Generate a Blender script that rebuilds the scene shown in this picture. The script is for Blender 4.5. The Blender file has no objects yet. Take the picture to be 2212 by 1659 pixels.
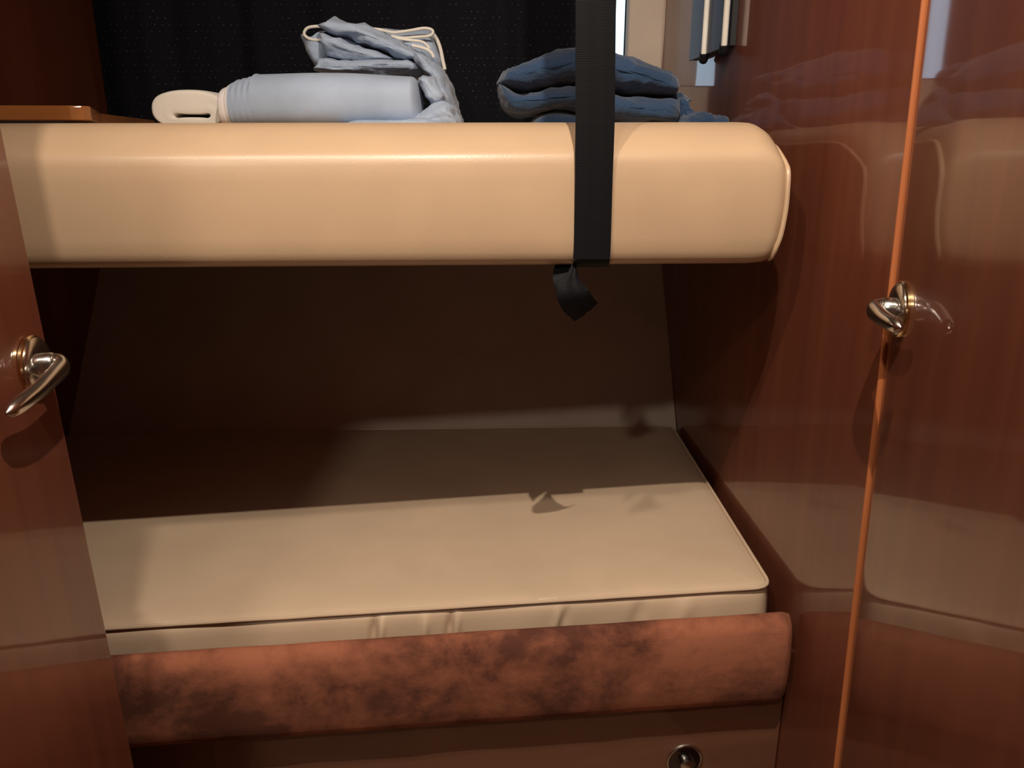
import bpy, math, random
from mathutils import Vector, noise, Matrix
random.seed(7)
SC = bpy.context.scene
COL = SC.collection
EZ = 1.15                      # eye height above the cabin sole
F, CX, CY = 1700.0, 1106.0, 829.5
TH = math.radians(17.0)
ct, st = math.cos(TH), math.sin(TH)

# ---------------------------------------------------------------- camera, world, exposure
cam_d = bpy.data.cameras.new('camera')
cam_d.sensor_width = 36.0
cam_d.lens = F / 2212 * 36.0
cam_d.clip_start = 0.02
cam = bpy.data.objects.new('camera', cam_d); COL.objects.link(cam)
cam.location = (0, 0, EZ)
cam.rotation_euler = (math.radians(90) - TH, 0, 0)
SC.camera = cam
SC.view_settings.view_transform = 'Standard'
SC.view_settings.look = 'None'
SC.view_settings.exposure = 0.66
SC.view_settings.gamma = 1.0
SC.view_settings.use_curve_mapping = False

w = bpy.data.worlds.new('world'); SC.world = w
w.use_nodes = True
bg = w.node_tree.nodes['Background']
bg.inputs[0].default_value = (0.62, 0.80, 1.0, 1)
bg.inputs[1].default_value = 1.1

LAMPS = [  # x, y, watts, source radius, aim point : gimballed halogen downlights in the cabin ceiling
    (0.11, 0.26, 42.0, .009, (.60, .90, -.65)),
    (-0.33, 0.26, 18.0, .026, (-.35, 1.25, -.30)),
    (-0.47, -0.80, 16.0, .040, (.10, 1.2, -.65)),
]
LAMP_Z = 0.95
LAMP_COL = (1.0, 0.89, 0.76)
for lx, ly, pw, rad, aim in LAMPS:
    ld = bpy.data.lights.new('lamp_light', 'SPOT')
    ld.energy = pw; ld.color = LAMP_COL; ld.shadow_soft_size = rad
    ld.spot_size = math.radians(164); ld.spot_blend = 1.0
    lo = bpy.data.objects.new('lamp_light', ld); COL.objects.link(lo)
    lo.location = (lx, ly, EZ + LAMP_Z)
    lo.rotation_euler = (Vector(aim) - Vector((lx, ly, LAMP_Z))).to_track_quat('-Z', 'Y').to_euler()

# ---------------------------------------------------------------- helpers
def ray(u, v):
    a, b = (u - CX) / F, (v - CY) / F
    return Vector((a, ct - b * st, -(st + b * ct)))
def at_y(u, v, y):
    r = ray(u, v); return r * (y / r.y)
def at_z(u, v, z):
    r = ray(u, v); return r * (z / r.z)
def at_plane(u, v, p0, n):
    r = ray(u, v); p0, n = Vector(p0), Vector(n); return r * (p0.dot(n) / r.dot(n))
def W(p): return Vector((p[0], p[1], p[2] + EZ))

class MB:
    def __init__(s): s.v, s.f = [], []
    def add(s, v, f):
        o = len(s.v); s.v += [tuple(p) for p in v]; s.f += [tuple(i + o for i in q) for q in f]; return s
    def rings(s, R, cap0=True, cap1=True, closed=True):
        n = len(R[0]); v = [p for r in R for p in r]; f = []
        for k in range(len(R) - 1):
            for i in range(n if closed else n - 1):
                j = (i + 1) % n
                f.append((k * n + i, k * n + j, (k + 1) * n + j, (k + 1) * n + i))
        if cap0: f.append(tuple(range(n - 1, -1, -1)))
        if cap1: f.append(tuple((len(R) - 1) * n + i for i in range(n)))
        return s.add(v, f)
    def prism(s, a, b):            # two matching polygons
        return s.rings([a, b])
    def box(s, lo, hi):
        x0, y0, z0 = lo; x1, y1, z1 = hi
        return s.prism([(x0, y0, z0), (x1, y0, z0), (x1, y1, z0), (x0, y1, z0)],
                       [(x0, y0, z1), (x1, y0, z1), (x1, y1, z1), (x0, y1, z1)])
    def tube(s, pts, r, n=10, closed=False, rz=None):
        pts = [Vector(p) for p in pts]; R = []; N = len(pts)
        prev = None
        for i, p in enumerate(pts):
            if closed: t = (pts[(i + 1) % N] - pts[i - 1])
            else: t = pts[min(i + 1, N - 1)] - pts[max(i - 1, 0)]
            t.normalize()
            if prev is None:
                up = Vector((0, 0, 1)) if abs(t.z) < .9 else Vector((1, 0, 0))
                a = t.cross(up).normalized()
            else: a = (prev - t * prev.dot(t)).normalized()
            prev = a; b = t.cross(a)
            rr = r(i / (N - 1)) if callable(r) else r
            if not isinstance(rr, tuple): rr = (rr, rr)
            R.append([p + a * rr[0] * math.cos(q) + b * rr[1] * math.sin(q)
                      for q in [2 * math.pi * k / n for k in range(n)]])
        if closed: R.append(R[0]); return s.rings(R, False, False)
        return s.rings(R)
    def build(s, name, mat, parent=None, smooth=True, bevel=0, angle=40, sub=0):
        me = bpy.data.meshes.new(name)
        o0 = Vector((0, 0, 0))
        me.from_pydata([tuple(W(p)) for p in s.v], [], s.f); me.update()
        import bmesh
        bm = bmesh.new(); bm.from_mesh(me)
        bmesh.ops.remove_doubles(bm, verts=bm.verts, dist=1e-6)
        bmesh.ops.recalc_face_normals(bm, faces=bm.faces)
        bm.to_mesh(me); bm.free()
        me.materials.append(mat)
        ob = bpy.data.objects.new(name, me); COL.objects.link(ob)
        if parent is not None:
            ob.parent = parent; ob.matrix_parent_inverse = Matrix.Translation(-parent.location)
        if bevel:
            m = ob.modifiers.new('bevel', 'BEVEL'); m.width = bevel; m.segments = 3
            m.limit_method = 'ANGLE'; m.angle_limit = math.radians(30)
        if sub:
            m = ob.modifiers.new('sub', 'SUBSURF'); m.levels = sub; m.render_levels = sub
        for p in me.polygons: p.use_smooth = smooth
        if smooth and angle:
            try: me.set_sharp_from_angle(angle=math.radians(angle))
            except Exception: pass
        return ob

def tag(o, label, cat, group=None):
    o['label'] = label; o['category'] = cat
    if group: o['group'] = group
    return o
def struct(o):
    o['kind'] = 'structure'; return o
def thing(name, loc, label, cat, group=None):
    o = bpy.data.objects.new(name, None); COL.objects.link(o)
    o.location = W(loc); o.empty_display_size = .05
    return tag(o, label, cat, group)
def smoothpath(P, per=8, closed=False):
    P = [Vector(p) for p in P]; N = len(P); out = []
    for i in range(N if closed else N - 1):
        g = lambda k: P[k % N] if closed else P[min(max(k, 0), N - 1)]
        a, b, c, d = g(i - 1), g(i), g(i + 1), g(i + 2)
        for k in range(per):
            t = k / per
            out.append(.5 * ((2 * b) + (c - a) * t + (2 * a - 5 * b + 4 * c - d) * t * t + (3 * b - a - 3 * c + d) * t ** 3))
    if not closed: out.append(P[-1])
    return out
def ss(a, b, x):
    t = min(max((x - a) / (b - a), 0), 1); return t * t * (3 - 2 * t)

# ---------------------------------------------------------------- materials
def mat(name):
    m = bpy.data.materials.new(name); m.use_nodes = True
    nt = m.node_tree; return m, nt, nt.nodes['Principled BSDF']
def N(nt, t, **kw):
    n = nt.nodes.new(t)
    for k, v in kw.items():
        if k in n.inputs.keys(): n.inputs[k].default_value = v
        else: setattr(n, k, v)
    return n
def ramp(nt, stops):
    r = nt.nodes.new('ShaderNodeValToRGB'); e = r.color_ramp.elements
    e[0].position, e[0].color = stops[0][0], (*stops[0][1], 1)
    e[1].position, e[1].color = stops[-1][0], (*stops[-1][1], 1)
    for p, c in stops[1:-1]:
        x = e.new(p); x.color = (*c, 1)
    return r
def coords(nt, scale=(1, 1, 1)):
    tc = N(nt, 'ShaderNodeTexCoord'); mp = N(nt, 'ShaderNodeMapping'); mp.inputs['Scale'].default_value = scale
    nt.links.new(tc.outputs['Object'], mp.inputs['Vector']); return mp
def bump(nt, b, src, strength, dist=.001):
    n = N(nt, 'ShaderNodeBump'); n.inputs['Strength'].default_value = strength; n.inputs['Distance'].default_value = dist
    nt.links.new(src, n.inputs['Height']); nt.links.new(n.outputs[0], b.inputs['Normal']); return n

def wood(name, dark, light, scale=(14, 14, .7), coat=.85, rough=.45, crough=.04):
    m, nt, b = mat(name)
    mp = coords(nt, scale)
    n1 = N(nt, 'ShaderNodeTexNoise'); n1.inputs['Scale'].default_value = 1.6; n1.inputs['Detail'].default_value = 6
    n1.inputs['Distortion'].default_value = .6
    nt.links.new(mp.outputs[0], n1.inputs['Vector'])
    r = ramp(nt, [(.32, dark), (.68, light)])
    nt.links.new(n1.outputs[0], r.inputs[0]); nt.links.new(r.outputs[0], b.inputs['Base Color'])
    b.inputs['Roughness'].default_value = rough
    b.inputs['Specular IOR Level'].default_value = .3
    b.inputs['Coat Weight'].default_value = coat; b.inputs['Coat Roughness'].default_value = crough
    b.inputs['Coat IOR'].default_value = 1.48
    # a faint varnish waviness in the coat
    n2 = N(nt, 'ShaderNodeTexNoise'); n2.inputs['Scale'].default_value = 5
    tc = coords(nt, (1, 1, 1)); nt.links.new(tc.outputs[0], n2.inputs['Vector'])
    bn = N(nt, 'ShaderNodeBump'); bn.inputs['Strength'].default_value = .06; bn.inputs['Distance'].default_value = .004
    nt.links.new(n2.outputs[0], bn.inputs['Height']); nt.links.new(bn.outputs[0], b.inputs['Coat Normal'])
    return m
def leather(name, c, rough=.36, spec=.5, bs=.12, var=.06):
    m, nt, b = mat(name)
    mp = coords(nt)
    n0 = N(nt, 'ShaderNodeTexNoise'); n0.inputs['Scale'].default_value = 7; n0.inputs['Detail'].default_value = 3
    nt.links.new(mp.outputs[0], n0.inputs['Vector'])
    r = ramp(nt, [(.3, tuple(x * (1 - var) for x in c)), (.7, tuple(min(1, x * (1 + var)) for x in c))])
    nt.links.new(n0.outputs[0], r.inputs[0]); nt.links.new(r.outputs[0], b.inputs['Base Color'])
    v = N(nt, 'ShaderNodeTexVoronoi'); v.inputs['Scale'].default_value = 520
    nt.links.new(mp.outputs[0], v.inputs['Vector'])
    bump(nt, b, v.outputs['Distance'], bs, .0006)
    b.inputs['Roughness'].default_value = rough; b.inputs['Specular IOR Level'].default_value = spec
    return m
def cloth(name, c, rough=.85, sheen=.3, fine=600, bs=.25, var=.08, big=0, bigscale=18):
    m, nt, b = mat(name)
    mp = coords(nt)
    n0 = N(nt, 'ShaderNodeTexNoise'); n0.inputs['Scale'].default_value = 14; n0.inputs['Detail'].default_value = 4
    nt.links.new(mp.outputs[0], n0.inputs['Vector'])
    r = ramp(nt, [(.3, tuple(x * (1 - var) for x in c)), (.7, tuple(min(1, x * (1 + var)) for x in c))])
    nt.links.new(n0.outputs[0], r.inputs[0]); nt.links.new(r.outputs[0], b.inputs['Base Color'])
    n1 = N(nt, 'ShaderNodeTexNoise'); n1.inputs['Scale'].default_value = fine; n1.inputs['Detail'].default_value = 2
    nt.links.new(mp.outputs[0], n1.inputs['Vector'])
    bn = bump(nt, b, n1.outputs[0], bs, .001)
    if big:
        n2 = N(nt, 'ShaderNodeTexNoise'); n2.inputs['Scale'].default_value = bigscale; n2.inputs['Detail'].default_value = 3
        n2.inputs['Distortion'].default_value = 1.2
        nt.links.new(mp.outputs[0], n2.inputs['Vector'])
        b2 = N(nt, 'ShaderNodeBump'); b2.inputs['Strength'].default_value = big; b2.inputs['Distance'].default_value = .02
        nt.links.new(n2.outputs[0], b2.inputs['Height']); nt.links.new(bn.outputs[0], b2.inputs['Normal'])
        nt.links.new(b2.outputs[0], b.inputs['Normal'])
    b.inputs['Roughness'].default_value = rough; b.inputs['Sheen Weight'].default_value = sheen
    b.inputs['Specular IOR Level'].default_value = .2
    return m
def metal(name, c, rough=.18):
    m, nt, b = mat(name)
    b.inputs['Base Color'].default_value = (*c, 1); b.inputs['Metallic'].default_value = 1; b.inputs['Roughness'].default_value = rough
    mp = coords(nt); n1 = N(nt, 'ShaderNodeTexNoise'); n1.inputs['Scale'].default_value = 90
    nt.links.new(mp.outputs[0], n1.inputs['Vector']); bump(nt, b, n1.outputs[0], .03, .001)
    return m

M = {}
M['cherry'] = wood('varnished_cherry', (.140, .036, .018), (.180, .051, .024))
M['cherry_locker'] = wood('varnished_cherry_locker', (.150, .062, .036), (.195, .083, .046), scale=(.8, 12, 12))
M['cherry_edge'] = wood('cherry_edge', (.34, .10, .035), (.48, .15, .05), coat=.3)
M['cherry_shelf'] = wood('cherry_shelf', (.36, .13, .035), (.50, .19, .05), scale=(.8, 12, 12), coat=.5)
M['sole'] = wood('teak_sole', (.16, .08, .04), (.26, .14, .07), scale=(12, .8, 12), coat=.4)
M['vinyl'] = leather('tan_vinyl', (.54, .37, .23))
M['vinyl_low'] = leather('cream_vinyl', (.64, .47, .32), rough=.42, bs=.1)
M['liner'] = leather('beige_liner', (.64, .52, .42), rough=.7, spec=.2, bs=.2)
M['headliner'] = cloth('headliner', (.62, .55, .45), fine=300)
M['blue'] = cloth('pale_blue_cotton', (.40, .48, .61), rough=.7, sheen=.2, big=.3, bigscale=30)
M['blue_smooth'] = cloth('pale_blue_cotton_taut', (.40, .48, .61), rough=.7, sheen=.2, big=.06, bigscale=12)
M['cream'] = cloth('cream_cotton', (.86, .80, .70), rough=.8)
M['white'] = cloth('white_cotton', (.86, .80, .78), rough=.8)
M['navy'] = cloth('navy_fleece', (.030, .062, .125), rough=.95, sheen=.25, fine=350, bs=.6, big=.35, bigscale=45)
M['chrome'] = metal('brushed_nickel', (.62, .59, .55), .2)
M['brass'] = metal('brass_rim', (.66, .47, .25), .2)
M['black_metal'] = metal('dark_chrome', (.12, .12, .13), .12)

# brown suede with brushed nap
def suede():
    m, nt, b = mat('brown_suede')
    mp = coords(nt, (1, 1, 1.25))
    n0 = N(nt, 'ShaderNodeTexNoise'); n0.inputs['Scale'].default_value = 7.5; n0.inputs['Detail'].default_value = 9
    n0.inputs['Roughness'].default_value = .66; n0.inputs['Distortion'].default_value = .15
    nt.links.new(mp.outputs[0], n0.inputs['Vector'])
    r = ramp(nt, [(.40, (.115, .043, .028)), (.50, (.24, .086, .049)), (.62, (.37, .133, .073))])
    nt.links.new(n0.outputs[0], r.inputs[0]); nt.links.new(r.outputs[0], b.inputs['Base Color'])
    n1 = N(nt, 'ShaderNodeTexNoise'); n1.inputs['Scale'].default_value = 700
    nt.links.new(mp.outputs[0], n1.inputs['Vector']); bump(nt, b, n1.outputs[0], .4, .001)
    b.inputs['Roughness'].default_value = .95; b.inputs['Sheen Weight'].default_value = .12
    b.inputs['Sheen Tint'].default_value = (.8, .35, .2, 1)
    b.inputs['Specular IOR Level'].default_value = .1
    return m
M['suede'] = suede()

def webbing():
    m, nt, b = mat('black_webbing')
    mp = coords(nt)
    wv = N(nt, 'ShaderNodeTexWave'); wv.wave_type = 'BANDS'; wv.bands_direction = 'Z'; wv.inputs['Scale'].default_value = 160
    nt.links.new(mp.outputs[0], wv.inputs['Vector'])
    bump(nt, b, wv.outputs[1], .3, .0006)
    b.inputs['Base Color'].default_value = (.0055, .0055, .0065, 1)
    b.inputs['Roughness'].default_value = .6; b.inputs['Specular IOR Level'].default_value = .14
    return m
M['web'] = webbing()

def dotted():
    m, nt, b = mat('black_dotted_curtain')
    tc = N(nt, 'ShaderNodeTexCoord'); sx = N(nt, 'ShaderNodeSeparateXYZ')
    nt.links.new(tc.outputs['Object'], sx.inputs[0])
    def mth(op, a, bb=None):
        n = nt.nodes.new('ShaderNodeMath'); n.operation = op
        for i, q in enumerate((a, bb)):
            if q is None: continue
            if isinstance(q, (int, float)): n.inputs[i].default_value = q
            else: nt.links.new(q, n.inputs[i])
        return n.outputs[0]
    P = .0155
    zz = mth('DIVIDE', sx.outputs[2], P)
    row = mth('FLOOR', zz)
    off = mth('MULTIPLY', mth('MODULO', mth('ABSOLUTE', row), 2.0), .5)
    xx = mth('ADD', mth('DIVIDE', sx.outputs[0], P), off)
    fx = mth('SUBTRACT', mth('FRACT', xx), .5); fz = mth('SUBTRACT', mth('FRACT', zz), .5)
    d = mth('SQRT', mth('ADD', mth('MULTIPLY', fx, fx), mth('MULTIPLY', fz, fz)))
    dot = mth('LESS_THAN', d, .085)
    # some dots are lost in the weave
    cmb = N(nt, 'ShaderNodeCombineXYZ'); nt.links.new(mth('FLOOR', xx), cmb.inputs[0]); nt.links.new(row, cmb.inputs[2])
    wn = N(nt, 'ShaderNodeTexWhiteNoise'); nt.links.new(cmb.outputs[0], wn.inputs[0])
    dot = mth('MULTIPLY', dot, mth('MULTIPLY', wn.outputs[0], wn.outputs[0]))
    mx = N(nt, 'ShaderNodeMix'); mx.data_type = 'RGBA'
    mx.inputs[6].default_value = (.0085, .009, .0125, 1); mx.inputs[7].default_value = (.13, .125, .125, 1)
    nt.links.new(dot, mx.inputs[0]); nt.links.new(mx.outputs[2], b.inputs['Base Color'])
    b.inputs['Roughness'].default_value = .9; b.inputs['Specular IOR Level'].default_value = .15
    return m
M['curtain'] = dotted()

def pane():
    m = bpy.data.materials.new('window_pane'); m.use_nodes = True; nt = m.node_tree; nt.nodes.clear()
    o = N(nt, 'ShaderNodeOutputMaterial'); t = N(nt, 'ShaderNodeBsdfTransparent'); g = N(nt, 'ShaderNodeBsdfGlossy')
    g.inputs['Roughness'].default_value = .02; fr = N(nt, 'ShaderNodeFresnel'); mx = N(nt, 'ShaderNodeMixShader')
    nt.links.new(fr.outputs[0], mx.inputs[0]); nt.links.new(t.outputs[0], mx.inputs[1]); nt.links.new(g.outputs[0], mx.inputs[2])
    nt.links.new(mx.outputs[0], o.inputs[0]); return m
M['pane'] = pane()
def smoked():
    m, nt, b = mat('smoked_glass')
    b.inputs['Base Color'].default_value = (.05, .065, .11, 1); b.inputs['Roughness'].default_value = .42
    b.inputs['Specular IOR Level'].default_value = .7
    mp = coords(nt); n1 = N(nt, 'ShaderNodeTexNoise'); n1.inputs['Scale'].default_value = 30
    nt.links.new(mp.outputs[0], n1.inputs['Vector']); bump(nt, b, n1.outputs[0], .05, .002)
    return m
M['smoked'] = smoked()
def lamp_glass():
    m, nt, b = mat('lamp_lens')
    b.inputs['Base Color'].default_value = (1, .9, .75, 1)
    b.inputs['Emission Color'].default_value = (1, .83, .66, 1); b.inputs['Emission Strength'].default_value = 4
    return m
M['lens'] = lamp_glass()
def rubber():
    m, nt, b = mat('black_rubber'); b.inputs['Base Color'].default_value = (.01, .01, .012, 1); b.inputs['Roughness'].default_value = .6
    return m
M['rubber'] = rubber()

# ---------------------------------------------------------------- shell
XL, ZC, ZF = -1.05, 1.0, -1.15          # left bulkhead, ceiling, sole (relative to the eye)
WX0, WK = .425, -.035                    # right bulkhead line  x = WX0 + WK*(y-1.064)
def wx(y): return WX0 + WK * (y - 1.064)
WN = Vector((1, -WK, 0)).normalized()
WP = Vector((WX0, 1.064, 0))
def on_wall(u, v): return at_plane(u, v, WP, WN)
YF = .86                                 # front end of the bunk compartment

struct(MB().box((-1.35, -1.4, ZF - .04), (1.35, 2.3, ZF)).build('floor', M['sole'], smooth=False))
struct(MB().box((-1.35, -1.4, ZC), (1.35, 2.3, ZC + .04)).build('ceiling', M['headliner'], smooth=False))

# right bulkhead, following the leaning front edge seen in the photo
et, eb = on_wall(1991, 0), on_wall(1801, 1659)
def edge(z):
    t = (z - eb.z) / (et.z - eb.z); return eb + (et - eb) * t
rw = []
for z in (ZF, ZC):
    e = edge(z); y1 = 2.26
    rw.append([(wx(e.y), e.y, z), (wx(y1), y1, z), (wx(y1) + .03, y1, z), (wx(e.y) + .03, e.y, z)])
struct(MB().prism(*rw).build('wall_right', M['cherry'], smooth=False))
tr = []
for z in (ZF, ZC):
    e = edge(z)
    tr.append([(e.x - .0015, e.y - .004, z), (e.x + .002, e.y - .005, z), (e.x + .030, e.y - .004, z), (e.x + .030, e.y - .0005, z), (e.x - .0015, e.y - .0005, z)])
struct(MB().prism(*tr).build('trim_1', M['cherry_edge'], smooth=False, bevel=.001))

# left bulkhead and left front partition
struct(MB().box((XL - .03, .804, ZF), (XL, 2.26, ZC)).build('wall_left', M['cherry'], smooth=False))
# hull side: lower flare then upright topside with the window opening
def hull_y(x, z): return 1.80 + .733 * (z + .65) + .032 * (x - .38)
HL = [-.90, -.16]
a = []
for off in (0, .03):
    a.append([(XL, hull_y(XL, HL[0]) + off, HL[0]), (wx(1.7), hull_y(.4, HL[0]) + off, HL[0]),
              (wx(2.1), hull_y(.4, HL[1]) + off, HL[1]), (XL, hull_y(XL, HL[1]) + off, HL[1])])
struct(MB().prism(*a).build('wall_back', M['liner'], smooth=False))
YB = 2.17
wo = [(-.75, .14), (.294, .14), (.294, .66), (-.75, .66)]
m_ = MB()
xr = wx(YB)
TK = .065
m_.box((XL, YB, HL[1]), (xr, YB + TK, .14)); m_.box((XL, YB, .66), (xr, YB + TK, ZC))
m_.box((XL, YB, .14), (-.75, YB + TK, .66)); m_.box((.294, YB, .14), (xr, YB + TK, .66))
struct(m_.build('wall_hull', M['liner'], smooth=False, bevel=.008))
wf = struct(MB().tube([(-.75, YB + TK - .012, .14), (.294, YB + TK - .012, .14), (.294, YB + TK - .012, .66), (-.75, YB + TK - .012, .66)], .007, closed=True).build('window_1', M['chrome']))
MB().box((-.75, YB + TK - .014, .14), (.294, YB + TK - .010, .66)).build('pane', M['pane'], wf, smooth=False)
# bunk base board under the upper cushion
# rest of the cabin behind the camera
struct(MB().box((wx(.9) + .032, .905, ZF), (1.31, .93, ZC)).build('wall_bulkhead', M['cherry'], smooth=False))
struct(MB().box((-1.35, -1.44, ZF), (1.35, -1.4, ZC)).build('wall_front', M['liner'], smooth=False))
struct(MB().box((-1.35, -1.4, ZF), (-1.31, YF - .02, ZC)).build('wall_port', M['cherry'], smooth=False))
struct(MB().box((1.31, -1.4, ZF), (1.35, 2.26, ZC)).build('wall_starboard', M['cherry'], smooth=False))

# ---------------------------------------------------------------- upper bunk cushion
YAW = math.tan(math.radians(9.5))
UX = .372
def uy(x): return 1.09 + YAW * (x - UX)
UN = Vector((YAW, -1, 0)).normalized(); UP = Vector((UX, 1.09, 0))
bl, br = at_plane(85, 585, UP, UN), at_plane(1670, 573, UP, UN)
UT = (br.z - bl.z) / (br.x - bl.x)
ub = bl.z + UT * (-.1 - bl.x)
def uz(x, z=None):
    k = 0 if z is None else ss(ub, .02, z)
    return (UT * (1 - k) + .0055 * k) * (x + .1)
# profile: (distance behind the front plane, z at x=-.1)
prof = [(.90, .022), (.40, .022), (.24, .024), (.16, .0265), (.115, .027), (.085, .0258), (.062, .021), (.042, .0125), (.024, .002), (.012, -.006),
        (.006, -.011), (.0025, -.017), (.0, -.026), (-.002, -.045), (-.003, -.08), (-.003, -.115), (-.0015, ub + .020), (.0015, ub + .011),
        (.007, ub + .004), (.016, ub + .0008), (.035, ub), (.40, ub), (.90, ub)]
HR = .046
xs = [XL + .003, -.9, -.7, -.5, -.3, -.1, .1, .2, .27] + [UX - HR * (1 - math.sin(q * math.pi / 2 / 10)) for q in range(0, 11)]
R = []
for x in xs:
    d = UX - x; drop = 0; pull = 0
    if d < HR: drop = HR - math.sqrt(max(0, HR * HR - (HR - d) ** 2))
    r2 = .016
    if d < r2: pull = r2 - math.sqrt(max(0, r2 * r2 - (r2 - d) ** 2))
    ring = []
    for n_, z_ in prof:
        wgt = ss(-.10, .03, z_); wb = ss(-.09, ub, z_)
        zz = z_ - drop * wgt * .95 + drop * .18 * wb
        nn = n_ + pull * .8 * ss(.3, .0, n_)
        shrink = -.010 * wb * ss(.12, 0, d)          # the end leans in towards the bottom
        ring.append((x + shrink, uy(x) + nn, zz + uz(x, z_)))
    R.append(ring)
uc = thing('bunk_cushion', (-.1, uy(-.1) + .2, ub), 'long tan vinyl upper bunk cushion with rounded front and black strap across it', 'cushion')
MB().rings(R).build('cover', M['vinyl'], uc, angle=60)
# piping round the right end
pp = []
for q in range(0, len(prof)):
    p = R[-3][q]
    if prof[q][0] > .03 and prof[q][1] < -.1 or prof[q][0] > .5: continue
    pp.append((p[0] + .002, p[1] - (.002 if prof[q][0] < .03 else 0), p[2]))
MB().tube(smoothpath(pp, 4), .0035, 8).build('piping', M['vinyl'], uc)
# support board below
bb = [(XL + .002, uy(XL) + .16), (wx(1.3) - .004, uy(.4) + .16), (wx(1.2) - .004, 2.06), (XL + .002, 2.06)]
z0 = lambda x: ub + uz(x) - .0015
struct(MB().prism([(x, y, z0(x) - .018) for x, y in bb], [(x, y, z0(x)) for x, y in bb]).build('trim_2', M['cherry'], smooth=False))

# ---------------------------------------------------------------- lower mattress
ZM = -.65
fl, fr = at_z(240, 1352, ZM), at_z(1660, 1264, ZM)
FK = (fr.y - fl.y) / (fr.x - fl.x)
def my(x): return fr.y + FK * (x - fr.x)
rb = at_z(1449, 916, ZM)
XM = XL + .004
corner = [Vector((XM, my(XM))), Vector((fr.x + .006, my(fr.x + .006))), Vector((rb.x + .002, rb.y)), Vector((XM, hull_y(XM, ZM) - .01))]
def round_poly(C, rad, ins=0.0, per=8):
    n = len(C); D = []
    for i in range(n):          # parallel inset of every side
        p, a, b = C[i], C[i - 1], C[(i + 1) % n]
        t1, t2 = (p - a).normalized(), (b - p).normalized()
        n1, n2 = Vector((-t1.y, t1.x)), Vector((-t2.y, t2.x))
        bis = (n1 + n2); D.append(p + bis * (ins / (1 + n1.dot(n2))))
    out = []
    for i in range(n):
        p, a, b = D[i], D[i - 1], D[(i + 1) % n]; r = max(rad[i] - ins, .004)
        A = p + (a - p).normalized() * r; B = p + (b - p).normalized() * r
        for k in range(per + 1):
            t = k / per; out.append((1 - t) ** 2 * A + 2 * t * (1 - t) * p + t * t * B)
    res = []
    for i in range(len(out)):
        p, q = out[i], out[(i + 1) % len(out)]
        m = max(1, int((C[(i // (per + 1) + 1) % n] - C[i // (per + 1)]).length / .004)) if i % (per + 1) == per else 1
        for k in range(m): res.append(p + (q - p) * (k / m))
    return res
def inset(P, d):
    n = len(P); out = []
    for i in range(n):
        t = (P[(i + 1) % n] - P[i - 1]).normalized(); nr = Vector((-t.y, t.x))
        out.append(P[i] + nr * (d(i) if callable(d) else d))
    return out
OL = round_poly(corner, [.02, .030, .03, .03])
def creases(i, z):
    p = OL[i]; x = p.x
    if p.y > my(x) + .02: return 0
    o = .0035 * noise.noise(Vector((x * 9, z * 6, 3)))
    for cx, wd, am in ((-.199, .005, .009), (-.188, .0045, -.008), (-.125, .006, -.006), (-.088, .0045, .008), (-.078, .005, -.006),
                       (.075, .004, -.0045), (.088, .006, .0045), (.20, .012, .004), (.27, .014, -.004)):
        o += am * math.exp(-((x - cx - .25 * (z + .65) * (1 if cx > 0 else .5)) / wd) ** 2) * ss(ZM - .008, ZM - .03, z)
    return o
MT = .125
lv = [(-MT, .010), (-MT + .006, .003), (-.100, -.003), (-.075, -.005), (-.055, -.005), (-.040, -.004), (-.028, -.003), (-.018, -.0015), (-.012, .001), (-.0085, .0045), (-.006, .005)]
R = [[(p.x, p.y, ZM + z) for p in inset(OL, lambda i, d=d, z=z: d + (creases(i, ZM + z)))] for z, d in lv]
for ins, z in ((.003, -.001), (.008, .0015), (.02, .0035), (.045, .005), (.09, .006), (.2, .006), (.3, .006)):
    R.append([(p.x, p.y, ZM + z - .004) for p in round_poly(corner, [.02, .030, .03, .03], ins)])
R = [[(x, min(y, hull_y(x, z) - .002), z) for x, y, z in r] for r in R]
mt = thing('berth_mattress', (-.2, 1.4, ZM - MT), 'cream vinyl lower berth mattress lying half in the shadow of the bunk', 'mattress')
MB().rings(R).build('cover', M['vinyl_low'], mt, angle=75)
idx = [i for i, p in enumerate(OL) if (p.y < my(p.x) + .9 and p.x > XM + .02 and not (p.y > rb.y - .05 and p.x < rb.x - .05))]
pth = [(OL[i].x, OL[i].y + .0, ZM - .0042 + .0008 * noise.noise(Vector((OL[i].x * 14, 0, 8)))) for i in range(len(OL)) if OL[i].x > XM + .025 and OL[i].y < rb.y - .004 ]
MB().tube(pth, .0030, 8).build('piping', M['vinyl_low'], mt)

# ---------------------------------------------------------------- locker under the berth, suede lee board
def off(x, d): return my(x) - d
lk = []
for z in (ZF, ZM - MT - .002):
    lk.append([(XL, off(XL, .035), z), (wx(1.03) - .002, off(.42, .035), z), (wx(1.8) - .002, hull_y(.4, -.9) - .03, z), (XL, hull_y(XL, -.9) - .03, z)])
lt = thing('berth_locker', (-.2, 1.0, ZF), 'varnished dark cherry locker base under the lower berth', 'locker')
MB().prism(*lk).build('front_panel', M['cherry_locker'], lt, smooth=False)
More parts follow.
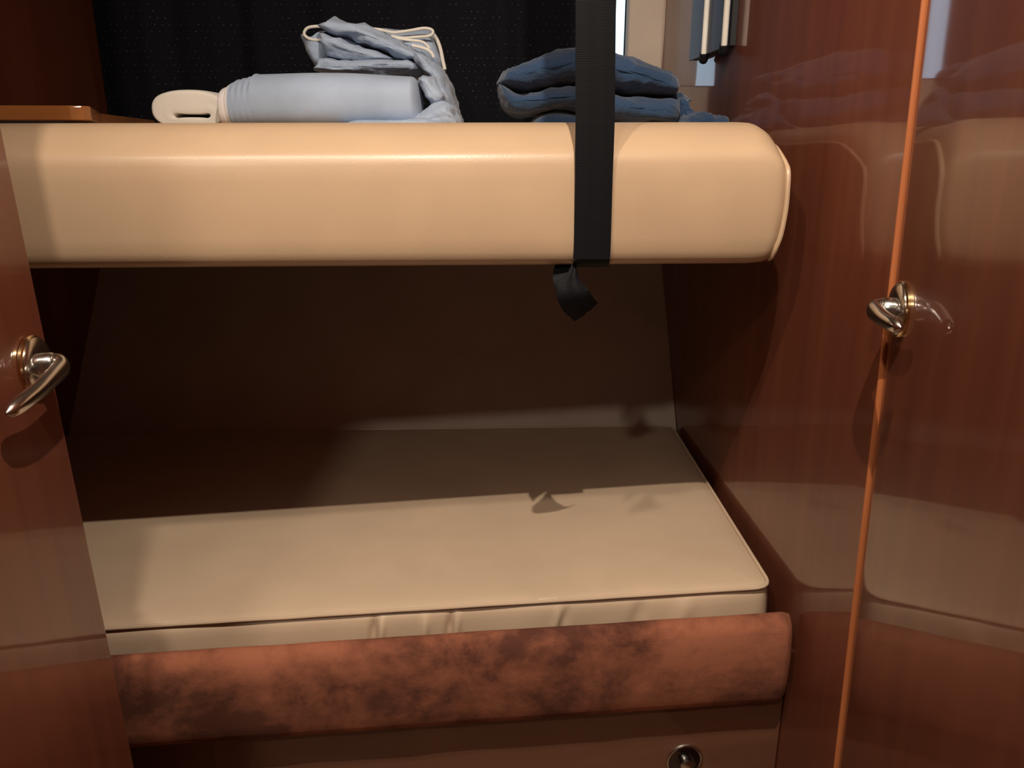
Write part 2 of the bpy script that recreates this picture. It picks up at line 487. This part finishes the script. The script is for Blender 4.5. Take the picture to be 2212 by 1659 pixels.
# suede lee board
BD = .070
BN = Vector((FK, -1, 0)).normalized(); BP = Vector((fr.x, fr.y - BD, 0))
BPT = BP + Vector((0, .022, 0))
tl, trr = at_plane(268, 1418, BPT, BN), at_plane(1690, 1326, BPT, BN)
b_l, b_r = at_plane(305, 1626, BP, BN), at_plane(1716, 1525, BP, BN)
KT = (trr.z - tl.z) / (trr.x - tl.x); KB = (b_r.z - b_l.z) / (b_r.x - b_l.x)
xe = min((trr.x + b_r.x) / 2, wx(.98) - .006)
R = []
for x in [XL + .004] + [XL + .02 + (xe - XL - .02) * i / 120 for i in range(121)]:
    zt = tl.z + KT * (x - tl.x); zb = b_l.z + KB * (x - b_l.x)
    d = xe - x; r = .012; s = 1.0
    dr = r - math.sqrt(max(0, r * r - max(0, r - d) ** 2)) if d < r else 0
    y0 = off(x, BD); H = zt - zb
    wob = lambda k: .0018 * noise.noise(Vector((x * 11, k * 1.7, 5)))
    sec = [(.033, zb + .004), (.033, zt - .012), (.031, zt - .004), (.027, zt), (.021, zt + .001), (.014, zt - .002), (.006, zt - .008), (.001, zt - .018),
           (-.003, zt - H * .25), (-.005, zt - H * .42), (-.005, zt - H * .58), (-.004, zt - H * .75), (-.001, zb + .018), (.004, zb + .007), (.012, zb + .001), (.028, zb)]
    ring = []
    for k, (n_, z_) in enumerate(sec):
        zz = z_ - dr * .55 * ss(zt - .03, zt, z_) + dr * .3 * ss(zb + .03, zb, z_)
        nn = n_ + dr * .8 * ss(.05, 0, n_) + wob(k)
        ring.append((x, y0 + nn, zz))
    R.append(ring)
tag(MB().rings(R).build('lee_board', M['suede'], angle=70), 'brown suede padded board along the front of the lower berth', 'board')
# push-button latch low on the locker
LP = Vector((fr.x, off(fr.x, .035), 0))
lc = at_plane(1478, 1641, LP, BN)
ax = BN; ex = Vector((1, FK, 0)).normalized(); ezv = Vector((0, 0, 1))
def disc(mb, c, prof_, n=40, ax=ax, ex=ex, ez=ezv):
    mb.rings([[c + ax * h + (ex * math.cos(2 * math.pi * k / n) + ez * math.sin(2 * math.pi * k / n)) * r for k in range(n)] for r, h in prof_])
m_ = MB(); disc(m_, lc, [(.030, -.004), (.030, .001), (.029, .0035), (.027, .0042), (.0255, .003), (.0255, .0)])
la = m_.build('latch', M['chrome'], lt); la['label'] = 'round chrome push-button latch with dark face'
m_ = MB(); disc(m_, lc, [(.0255, -.002), (.0255, .0012), (.024, .0018), (.010, .0018)]); m_.build('latch_face', M['black_metal'], la)
m_ = MB(); disc(m_, lc, [(.0105, .0), (.0105, .006), (.0095, .012), (.0065, .0145), (.002, .0152)]); m_.build('latch_button', M['chrome'], la)

# ---------------------------------------------------------------- doors with lever handles
def handle(parent, c, n, d, L, drop, rose_r=.0285, neck=.031):
    z = Vector((0, 0, 1))
    m = MB(); disc(m, c, [(rose_r + .0025, 0), (rose_r + .0025, .003), (rose_r + .001, .0045), (rose_r - .001, .0045)], ax=n, ex=d)
    h = thing_part('door_handle', parent)
    rim = m.build('rose_rim', M['brass'], h)
    m = MB(); disc(m, c, [(rose_r, .003), (rose_r, .006), (rose_r - .003, .0085), (rose_r * .6, .0095), (.0125, .010), (.0125, .020), (.011, .022)], ax=n, ex=d)
    m.build('rose', M['chrome'], h)
    P = [c + n * .012, c + n * (neck * .6), c + n * (neck - .007) + d * .0005, c + n * (neck - .001) + d * .006 - z * .001,
         c + n * neck + d * .018 - z * drop * .2, c + n * (neck - .002) + d * (L * .56) - z * drop * .6, c + n * (neck - .009) + d * L - z * drop]
    P = smoothpath(P, 6)
    rr = lambda t: (.0076, .0085 + .0034 * math.sin(min(1, t * 1.15) * math.pi)) if t < .9 else (.0076 * math.sqrt(max(.03, 1 - ((t - .9) / .1) ** 2)), .0085 * math.sqrt(max(.03, 1 - ((t - .9) / .1) ** 2)))
    MB().tube(P, rr, 18).build('lever', M['chrome'], h)
def thing_part(name, parent):
    o = bpy.data.objects.new(name, None); COL.objects.link(o); o.parent = parent; o['label'] = 'brushed nickel lever handle on a round rose'
    return o
HZ = Vector((0, 0, 1))
def build_door(name, p_top, p_bot, d, n, L, T):
    R = []
    for z in (ZF + .01, ZC - .01):
        t = (z - p_bot.z) / (p_top.z - p_bot.z); e = p_bot + (p_top - p_bot) * t; e = Vector((e.x, e.y, z))
        R.append([e, e + d * L, e + d * L - n * T, e - n * T])
    return struct(MB().prism(*R).build(name, M['cherry'], smooth=False, bevel=.0025))
# left
aL = math.radians(7)
dL = Vector((math.sin(aL), -math.cos(aL), 0)); nL = Vector((math.cos(aL), math.sin(aL), 0))
YD = .80
lt_, lb_ = at_y(2, 270, YD), at_y(291, 1659, YD)
d1 = build_door('door_1', lt_, lb_, dL, nL, .62, .028)
lm = (lt_ + lb_) / 2
pr_ = []
for z in (ZF, ZC):
    x_ = (lb_ + (lt_ - lb_) * ((z - lb_.z) / (lt_.z - lb_.z))).x
    pr_.append([(-1.35, .804, z), (x_ * 1.004 - .004, .804, z), (x_ * 1.034 - .004, .824, z), (-1.35, .824, z)])
struct(MB().prism(*pr_).build('wall_partition', M['cherry'], smooth=False))
nl3 = nL.copy(); e3 = (lt_ - lb_).normalized(); nl3 = dL.cross(e3).normalized()
if nl3.dot(-lm) < 0: nl3 = -nl3
handle(d1, at_plane(70, 790, lm, nl3), nl3, dL, .108, .016)
# right
aR = math.radians(10)
dR = Vector((-math.sin(aR), -math.cos(aR), 0)); nR = Vector((-math.cos(aR), math.sin(aR), 0))
sh = Vector((.0022, -.008, 0))
d2 = build_door('door_2', et + sh, eb + sh, dR, nR, .62, .028)
rm = (et + eb) / 2 + sh
e3 = (et - eb).normalized(); nr3 = dR.cross(e3).normalized()
if nr3.dot(-rm) < 0: nr3 = -nr3
handle(d2, at_plane(1948, 668, rm, nr3), nr3, dR, .080, .004)

# ---------------------------------------------------------------- strap over the upper cushion
def strap():
    rows = []
    def row(ul, ur, v, n_):   # n_: distance in front of the cushion plane
        P0 = UP + Vector((0, -1, 0)) * n_
        rows.append((at_plane(ul, v, P0, UN), at_plane(ur, v, P0, UN)))
    top = at_plane(1243, 0, UP + Vector((0, -.004, 0)), UN); tp2 = at_plane(1330, 0, UP + Vector((0, -.004, 0)), UN)
    for z in (ZC - .005, .5): rows.append((Vector((top.x + .001, top.y, z)), Vector((tp2.x + .002, tp2.y, z))))
    for ul, ur, v in ((1243, 1330, 0), (1243, 1329, 90), (1243, 1328, 180), (1243, 1327, 270), (1242, 1325, 330), (1242, 1323, 380), (1241, 1321, 450), (1240, 1319, 520), (1239, 1318, 545), (1238.5, 1317, 560)):
        row(ul, ur, v, .0072)
    return rows
def ribbon(mb, rows, th=.0014, cols=8, crease=.0012, nd=None):
    R = []
    for k, (a, b) in enumerate(rows):
        a, b = Vector(a), Vector(b)
        p = rows[max(k - 1, 0)]; q = rows[min(k + 1, len(rows) - 1)]
        tg = ((Vector(q[0]) + Vector(q[1])) - (Vector(p[0]) + Vector(p[1]))).normalized()
        nr = (b - a).cross(tg).normalized()
        if nr.y > 0: nr = -nr
        f, g = [], []
        for i in range(cols + 1):
            t = i / cols; c = a.lerp(b, t)
            o_ = crease * (1 - abs(2 * t - 1) * 1.0) - crease * .8 * math.exp(-((t - .5) / .08) ** 2)
            f.append(c + nr * (th + o_)); g.append(c + nr * o_)
        R.append(f + g[::-1])
    mb.rings(R)
m_ = MB()
ribbon(m_, strap())
# turn under the cushion, then the loose twisted tail
m_2 = []
for (ul, vl), (ur, vr), n_ in (((1239, 562), (1317, 560), .0068), ((1238, 568), (1316, 567), .003), ((1238, 574), (1315, 573), -.006), ((1237, 575), (1314, 574), -.03)):
    P0 = UP + Vector((0, -1, 0)) * n_
    m_2.append((at_plane(ul, vl, P0, UN), at_plane(ur, vr, P0, UN)))
ribbon(m_, m_2, crease=.0004)
tailb = [((1199, 572), (1240, 570), 1.063), ((1196, 584), (1236, 580), 1.060), ((1194, 602), (1225, 598), 1.056), ((1198, 618), (1212, 612), 1.050), ((1203, 632), (1204, 618), 1.042)]
ribbon(m_, [(at_y(*a, y), at_y(*b, y)) for a, b, y in tailb], crease=0)
tailf = [((1234, 572), (1242, 571), 1.046, 1.050), ((1228, 586), (1246, 588), 1.036, 1.042), ((1217, 599), (1251, 603), 1.028, 1.036), ((1204, 613), (1260, 615), 1.018, 1.030),
         ((1202, 634), (1272, 628), 1.012, 1.026), ((1206, 652), (1278, 638), 1.014, 1.030), ((1216, 671), (1284, 646), 1.024, 1.036), ((1240, 693), (1291, 653), 1.040, 1.046)]
ribbon(m_, [(at_y(*a, ya), at_y(*b, yb)) for a, b, ya, yb in tailf], crease=.003)
tag(m_.build('webbing_strap', M['web'], angle=50), 'black webbing strap hanging over the front of the upper cushion with loose tail', 'strap')

# ---------------------------------------------------------------- curtain
R = []
NX = 180
for z in (.05, .2, .35, .5, .65, .8, .95):
    row = []
    for i in range(NX + 1):
        x = -1.046 + (1.304) * i / NX
        row.append((x, 2.143 + .009 * math.sin(x * 34 + 1.3 * math.sin(x * 9)) + .004 * math.sin(x * 71), z))
    back = [(x, y + .002, z_) for x, y, z_ in row][::-1]
    R.append(row + back)
tag(MB().rings(R).build('curtain', M['curtain'], angle=80), 'black curtain with tiny pale dots hanging behind the upper bunk', 'curtain')

# ---------------------------------------------------------------- corner shelf at the left end of the upper bunk
sa = at_y(180, 228, 1.28); sb = at_y(180, 260, 1.28)
zt, zb = sa.z, sb.z
outl = [Vector((XL + .001, 1.28 - .02)), Vector((sa.x - .02, 1.277)), Vector((sa.x - .004, 1.284)), Vector((sa.x, 1.30)), Vector((-.80, 1.62)), Vector((-.90, 2.09)), Vector((XL + .001, 2.09))]
tag(MB().prism([(p.x, p.y, zb) for p in outl], [(p.x, p.y, zt) for p in outl]).build('corner_shelf', M['cherry_shelf'], smooth=False, bevel=.002),
    'orange-brown wooden corner shelf at the left end of the upper bunk', 'shelf')

# ---------------------------------------------------------------- bedding on the upper bunk
CT = .0245                                    # cushion top
def lobe(mb, outline, spine, y, T, per=6, rings=12, wr=.003, seed=0, yt=None, back=1.0, freq=22, flat=0.0, stretch=(1, 1)):
    """an inflated soft fold: outline and spine given in the photo, set at depth y, with real thickness T"""
    yy = (lambda u: y) if yt is None else (lambda u: y + yt * (u - 1106) / F)
    O = smoothpath([Vector((a, b, 0)) for a, b in outline], per, True)
    S = smoothpath([Vector((a, b, 0)) for a, b in spine], 10)
    Rg = []
    def nearest(p):
        return min(S, key=lambda q: (q - p).length_squared)
    near = [nearest(p) for p in O]
    for _ in range(3):
        near = [(near[i - 1] + near[i] * 2 + near[(i + 1) % len(near)]) / 4 for i in range(len(near))]
    for k in range(-rings, rings + 1):
        q = k / rings * math.pi / 2
        c, s = math.cos(q), math.sin(q)
        c = max(c, .02) ** (.75)
        ring = []
        for i, p in enumerate(O):
            g = near[i] + (p - near[i]) * c
            dep = yy(g.x) - (-s) * T * (back if s > 0 else 1) if False else yy(g.x) + s * T * (back if s > 0 else 1)
            w3 = at_y(g.x, g.y, yy(g.x)); w3 = Vector((w3.x, dep, w3.z))
            nz = noise.noise(Vector((w3.x * freq * stretch[0], w3.y * freq * .6, w3.z * freq * stretch[1] + seed * 9.1)))
            nz += .5 * noise.noise(Vector((w3.x * freq * 2.3, w3.y * freq, w3.z * freq * 2.3 + seed)))
            nz += .9 - 2.2 * abs(noise.noise(Vector((w3.x * freq * .55 * stretch[0] + 3, w3.y * freq * .5, w3.z * freq * 1.5 * stretch[1] + seed * 3.3)))) ** .7
            dirv = Vector((p.x - near[i].x, 0, -(p.y - near[i].y)))
            if dirv.length > 0: dirv.normalize()
            w3 += (dirv * c + Vector((0, s, 0))) * nz * wr
            if w3.z < CT + .0005: w3.z = CT + .0005
            ring.append(w3)
        Rg.append(ring)
    mb.rings(Rg)

# pale blue roll
rb_ = thing('rolled_quilt', (-.35, 1.62, CT), 'pale blue cotton quilt rolled into a long bolster with white hem at its left', 'quilt')
def roll(mb, u0, u1, prof_fn, y, depth, n=48, m=60, wr=.002, seed=0):
    R = []
    for k in range(m + 1):
        t = k / m; u = u0 + (u1 - u0) * t
        vt, sc = prof_fn(t)
        tp = at_y(u, vt, y)
        tp.x = at_y(u, 225, y - depth * .93).x
        zc_ = (tp.z + CT) / 2; hz = (tp.z - CT) / 2
        ring = []
        for i in range(n):
            q = 2 * math.pi * i / n
            cx_, sz_ = math.cos(q), math.sin(q)
            e = .8
            cy_ = math.copysign(abs(cx_) ** e, cx_); cz_ = math.copysign(abs(sz_) ** e, sz_)
            p = Vector((tp.x, y + cy_ * depth * sc, zc_ + cz_ * hz))
            nz = noise.noise(Vector((p.x * 10, q * 1.2, seed)))
            p += Vector((0, cy_, cz_)) * wr * nz
            if p.z < CT + .0004: p.z = CT + .0004
            ring.append(p)
        R.append(ring)
    mb.rings(R)
def rp(t):
    # pleats at the left end then a smooth taut roll
    u = 492 + (912 - 492) * t
    base = 164 - 5 * math.sin(t * 3.1) + 4 * ss(.7, 1, t)
    if u < 545:
        k = (u - 492) / 53
        base = 178 - 12 * k + 3.2 * math.sin(k * math.pi * 2 * 4) - (3 if k > .92 else 0)
    sc = 1
    if t > .955: k = (t - .955) / .045; base += 60 * (1 - math.sqrt(max(0, 1 - k * k))); sc = .4 + .6 * math.sqrt(max(0, 1 - k * k))
    return base, sc
m_ = MB(); roll(m_, 492, 902, rp, 1.52, .072, m=160); m_.build('roll', M['blue_smooth'], rb_, angle=80)
m_ = MB()
for u0, u1, v0, v1 in ((470, 485, 190, 186), (484, 496, 182, 180)):
    roll(m_, u0, u1, lambda t, v0=v0, v1=v1: (v0 + (v1 - v0) * t + 3 * (2 * t - 1) ** 4, 1 - .04 * (2 * t - 1) ** 4), 1.52, .070, m=10, wr=.001)
m_.build('hem', M['white'], rb_, angle=80)

# cream roll seen end-on, flat core hole
def oval(a, b, n, e=.82):
    return [(math.copysign(abs(math.cos(2 * math.pi * i / n)) ** e, math.cos(2 * math.pi * i / n)) * a,
             math.copysign(abs(math.sin(2 * math.pi * i / n)) ** e, math.sin(2 * math.pi * i / n)) * b) for i in range(n)]
n = 72
yc_ = 1.495
cl = at_y(324, 240, yc_); crr = at_y(487, 240, yc_); ctp = at_y(420, 192, yc_)
ca = (crr.x - cl.x) / 2; cc = Vector(((cl.x + crr.x) / 2, yc_, 0))
zt_ = ctp.z; cb = (zt_ - CT) / 2; cc.z = CT + cb
sl = at_y(375, 250, yc_); sr = at_y(455, 249, yc_)
scx = (sl.x + sr.x) / 2; sw = (sr.x - sl.x) / 2; scz = sl.z
slot = []
for i in range(n):
    q = 2 * math.pi * i / n; c, s = math.cos(q), math.sin(q)
    hgt = .0026 + .0032 * abs(c) ** 3
    slot.append((scx + c * sw, scz + math.copysign(min(1, abs(s) * 1.6), s) * hgt))
out = [(cc.x + x, cc.z + z * (1 if z > 0 else 1)) for x, z in oval(ca, cb, n)]
R = []
for t, dy in ((1, .30), (1, .2), (1, .1), (1, .03), (.985, .012), (.955, .004), (.91, .0), (.8, -.001), (.6, -.001), (.4, -.0012), (.2, -.0015), (.06, -.0015), (.015, -.0005), (0, .002), (0, .03), (0, .10), (0, .18)):
    ring = []
    for i in range(n):
        x = slot[i][0] + (out[i][0] - slot[i][0]) * t; z = slot[i][1] + (out[i][1] - slot[i][1]) * t
        lay = .0012 * math.sin(t * 44) if .3 < t < .9 else 0
        ring.append((x + (.0015 * noise.noise(Vector((x * 30, z * 30, dy))) if t > 0 else 0), yc_ + dy + lay, max(z, CT + .0005)))
    R.append(ring)
tag(MB().rings(R).build('rolled_blanket', M['cream'], angle=80), 'cream blanket rolled flat with a dark slot in its end beside the blue roll', 'blanket')

# heap of pale blue quilt folded over the roll
fq = thing('folded_quilt', (-.2, 1.72, CT), 'crumpled pale blue quilt with cream edging heaped on the blue roll', 'quilt')
m_ = MB()
lobe(m_, [(700, 64), (716, 54), (726, 46), (732, 45), (765, 52), (810, 66), (860, 90), (905, 116), (938, 142), (932, 150), (890, 136), (845, 122), (795, 104), (750, 88), (712, 76)],
     [(725, 62), (800, 84), (900, 130)], 1.73, .085, wr=.0055, seed=1, freq=34, stretch=(.7, 1.3))
lobe(m_, [(702, 76), (735, 84), (785, 102), (855, 130), (815, 138), (760, 138), (722, 128), (706, 104)], [(722, 98), (770, 118), (820, 132)], 1.72, .075, wr=.005, seed=2, freq=34, stretch=(.7, 1.3))
lobe(m_, [(692, 158), (697, 140), (720, 130), (775, 138), (850, 130), (905, 138), (930, 156), (908, 170), (850, 172), (770, 170), (722, 164)],
     [(712, 150), (780, 153), (900, 154)], 1.72, .085, wr=.006, seed=3, freq=30, stretch=(.6, 1.6))
lobe(m_, [(905, 118), (938, 138), (958, 158), (974, 188), (988, 226), (996, 262), (996, 282), (955, 282), (948, 240), (940, 200), (924, 166), (900, 140)],
     [(925, 142), (958, 190), (975, 260)], 1.70, .10, wr=.005, seed=4, freq=26)
lobe(m_, [(905, 172), (930, 165), (950, 190), (962, 215), (950, 232), (930, 222), (916, 200)], [(925, 182), (945, 216)], 1.52, .05, wr=.005, seed=5, freq=36)
lobe(m_, [(918, 240), (940, 225), (965, 220), (985, 240), (988, 282), (870, 282), (885, 262), (905, 254)], [(905, 268), (940, 252), (970, 255)], 1.51, .06, wr=.005, seed=6, freq=34)
lobe(m_, [(760, 264), (820, 260), (890, 257), (930, 258), (930, 282), (750, 282)], [(780, 272), (910, 270)], 1.455, .03, wr=.002, seed=7)
# rear folded leaf hanging on the left, and the rear stack
lobe(m_, [(658, 78), (682, 84), (706, 70), (716, 100), (716, 150), (690, 150), (676, 128), (664, 100)], [(688, 92), (698, 130)], 1.76, .06, wr=.002, seed=8)
lobe(m_, [(720, 60), (800, 62), (860, 70), (925, 66), (938, 72), (950, 100), (962, 150), (950, 165), (900, 140), (800, 100)], [(760, 76), (860, 98), (940, 130)], 1.80, .075, wr=.003, seed=9)
m_.build('cover', M['blue'], fq, angle=80)
m_ = MB()
def pxtube(P, y, r, per=6, closed=False):
    pts = [at_y(a, b, y) for a, b in P]
    m_.tube(smoothpath(pts, per, closed), r, 8, closed)
pxtube([(708, 80), (694, 86), (672, 85), (658, 76), (659, 66), (668, 59), (690, 57), (712, 60)], 1.70, .0030)
pxtube([(785, 60), (820, 64), (850, 70), (885, 66), (915, 61), (932, 64), (935, 72), (925, 78), (900, 80), (870, 82), (845, 78)], 1.715, .0029)
pxtube([(845, 80), (880, 86), (910, 90), (922, 98), (928, 106)], 1.69, .0029)
pxtube([(890, 98), (915, 104), (930, 112), (937, 124)], 1.68, .0032)
pxtube([(938, 76), (946, 90), (952, 108), (956, 128), (961, 150)], 1.74, .0038)
m_.build('edging', M['cream'], fq, angle=80)

# navy fleece, folded in a loose stack
m_ = MB()
YN = 1.62
lobe(m_, [(1078, 184), (1084, 166), (1108, 150), (1140, 139), (1180, 119), (1230, 108), (1290, 110), (1335, 120), (1365, 133), (1400, 146), (1432, 160), (1450, 180), (1452, 200), (1440, 209), (1385, 209), (1330, 203),
          (1250, 186), (1195, 188), (1160, 198), (1132, 203), (1100, 193)], [(1110, 174), (1180, 158), (1260, 148), (1350, 168), (1420, 186)], YN, .11, wr=.004, seed=11, freq=30)
lobe(m_, [(1077, 186), (1092, 190), (1118, 203), (1135, 206), (1165, 200), (1200, 192), (1250, 192), (1330, 210), (1390, 213), (1448, 214), (1458, 236), (1450, 266), (1400, 270), (1330, 266), (1250, 246), (1205, 236), (1175, 244),
          (1145, 254), (1115, 252), (1092, 236), (1080, 212)], [(1110, 226), (1180, 220), (1260, 218), (1340, 238), (1420, 242)], YN - .01, .11, wr=.004, seed=12, freq=30)
lobe(m_, [(1135, 272), (1160, 252), (1200, 243), (1250, 252), (1310, 268), (1330, 284), (1140, 284)], [(1180, 266), (1290, 274)], YN - .01, .10, wr=.003, seed=13)
lobe(m_, [(1440, 214), (1458, 205), (1476, 216), (1486, 240), (1500, 262), (1480, 284), (1440, 284), (1434, 250)], [(1456, 225), (1468, 265)], YN + .01, .08, wr=.006, seed=14, freq=50)
lobe(m_, [(1462, 262), (1482, 250), (1500, 243), (1520, 244), (1530, 253), (1548, 254), (1560, 262), (1568, 284), (1450, 284)], [(1480, 270), (1540, 272)], YN - .06, .07, wr=.005, seed=15, freq=45)
lobe(m_, [(1420, 158), (1440, 156), (1455, 166), (1456, 186), (1446, 190), (1428, 172)], [(1434, 165), (1448, 180)], YN + .05, .05, wr=.003, seed=16)
for i, (u, v) in enumerate(((1352, 131), (1374, 137), (1397, 146), (1418, 155), (1438, 162))):
    lobe(m_, [(u - 12, v - 2), (u, v - 6), (u + 12, v), (u + 10, v + 12), (u - 8, v + 10)], [(u - 4, v + 2), (u + 4, v + 4)], YN + .01, .04, wr=.002, seed=20 + i, per=4, rings=6)
tag(m_.build('fleece_blanket', M['navy'], angle=80), 'dark navy fleece blanket folded in a loose pile behind the strap', 'blanket')

# ---------------------------------------------------------------- smoked glass wall cabinet on the right bulkhead
wc_p = on_wall(1540, 60)
wc = thing('wall_cabinet', (wc_p.x, wc_p.y, .18), 'small smoked-glass wall cabinet with two pale upright rails on the right bulkhead', 'cabinet')
WPB = WP - Vector((.014, 0, 0)); pl = at_plane(1490, 127, WPB, WN); pr = at_plane(1572, 108, WPB, WN)
zb0 = (pl.z + pr.z) / 2
inx = -WN
def wallbox(mb, y0, y1, z0, z1, t0, t1):
    a = lambda y, t: (wx(y) - t, y)
    mb.prism([(*a(y0, t0), z0), (*a(y0, t1), z0), (*a(y1, t1), z0), (*a(y1, t0), z0)], [(*a(y0, t0), z1), (*a(y0, t1), z1), (*a(y1, t1), z1), (*a(y1, t0), z1)])
yl, yr_ = pl.y, pr.y
WOFF = WP - Vector((.018, 0, 0))
y1_, y2_ = at_plane(1524, 60, WOFF, WN).y, at_plane(1567, 60, WOFF, WN).y
W2 = WP - Vector((.016, 0, 0)); zb0 = at_plane(1524, 121, W2, WN).z
m_ = MB(); wallbox(m_, yr_, yl, zb0 + .004, .66, .0005, .010); m_.build('body', M['rubber'], wc, smooth=False)
for ya, yb in ((y1_ + .004, yl - .002), (y2_ + .004, y1_ - .012)):
    m_ = MB(); wallbox(m_, ya, yb, zb0 + .003, .655, .010, .016); m_.build('glass_panel', M['smoked'], wc, smooth=False, bevel=.001)
for yy in (y1_, y2_):
    m_ = MB(); x_ = wx(yy) - .018
    m_.tube([(x_, yy, zb0 + .004), (x_, yy, .4), (x_, yy, .655)], .0055, 14); m_.build('rail', M['cream'], wc)
    m_ = MB(); m_.tube([(x_ + .002, yy + .012, zb0 - .006), (x_ + .002, yy + .004, zb0 - .002), (x_, yy, zb0 + .006)], .009, 12); m_.build('end_cap', M['rubber'], wc)

# ---------------------------------------------------------------- ceiling lamps
lampdesc = ['small recessed ceiling lamp nearest the right door', 'small recessed ceiling lamp nearest the left door', 'small recessed ceiling lamp behind the viewer']
for (lx, ly, pw, rad, aim), lab in zip(LAMPS, lampdesc):
    t = thing('ceiling_lamp', (lx, ly, ZC), lab, 'lamp', 'ceiling lamps')
    c = Vector((lx, ly, ZC))
    m_ = MB(); disc(m_, c, [(.042, 0), (.042, .006), (.036, .012), (.031, .012), (.031, .002)], ax=Vector((0, 0, -1)), ex=Vector((1, 0, 0)), ez=Vector((0, 1, 0)))
    m_.build('rim', M['chrome'], t)
    m_ = MB(); disc(m_, c, [(.030, .001), (.030, .006), (.02, .010)], ax=Vector((0, 0, -1)), ex=Vector((1, 0, 0)), ez=Vector((0, 1, 0)))
    m_.build('lens', M['lens'], t)
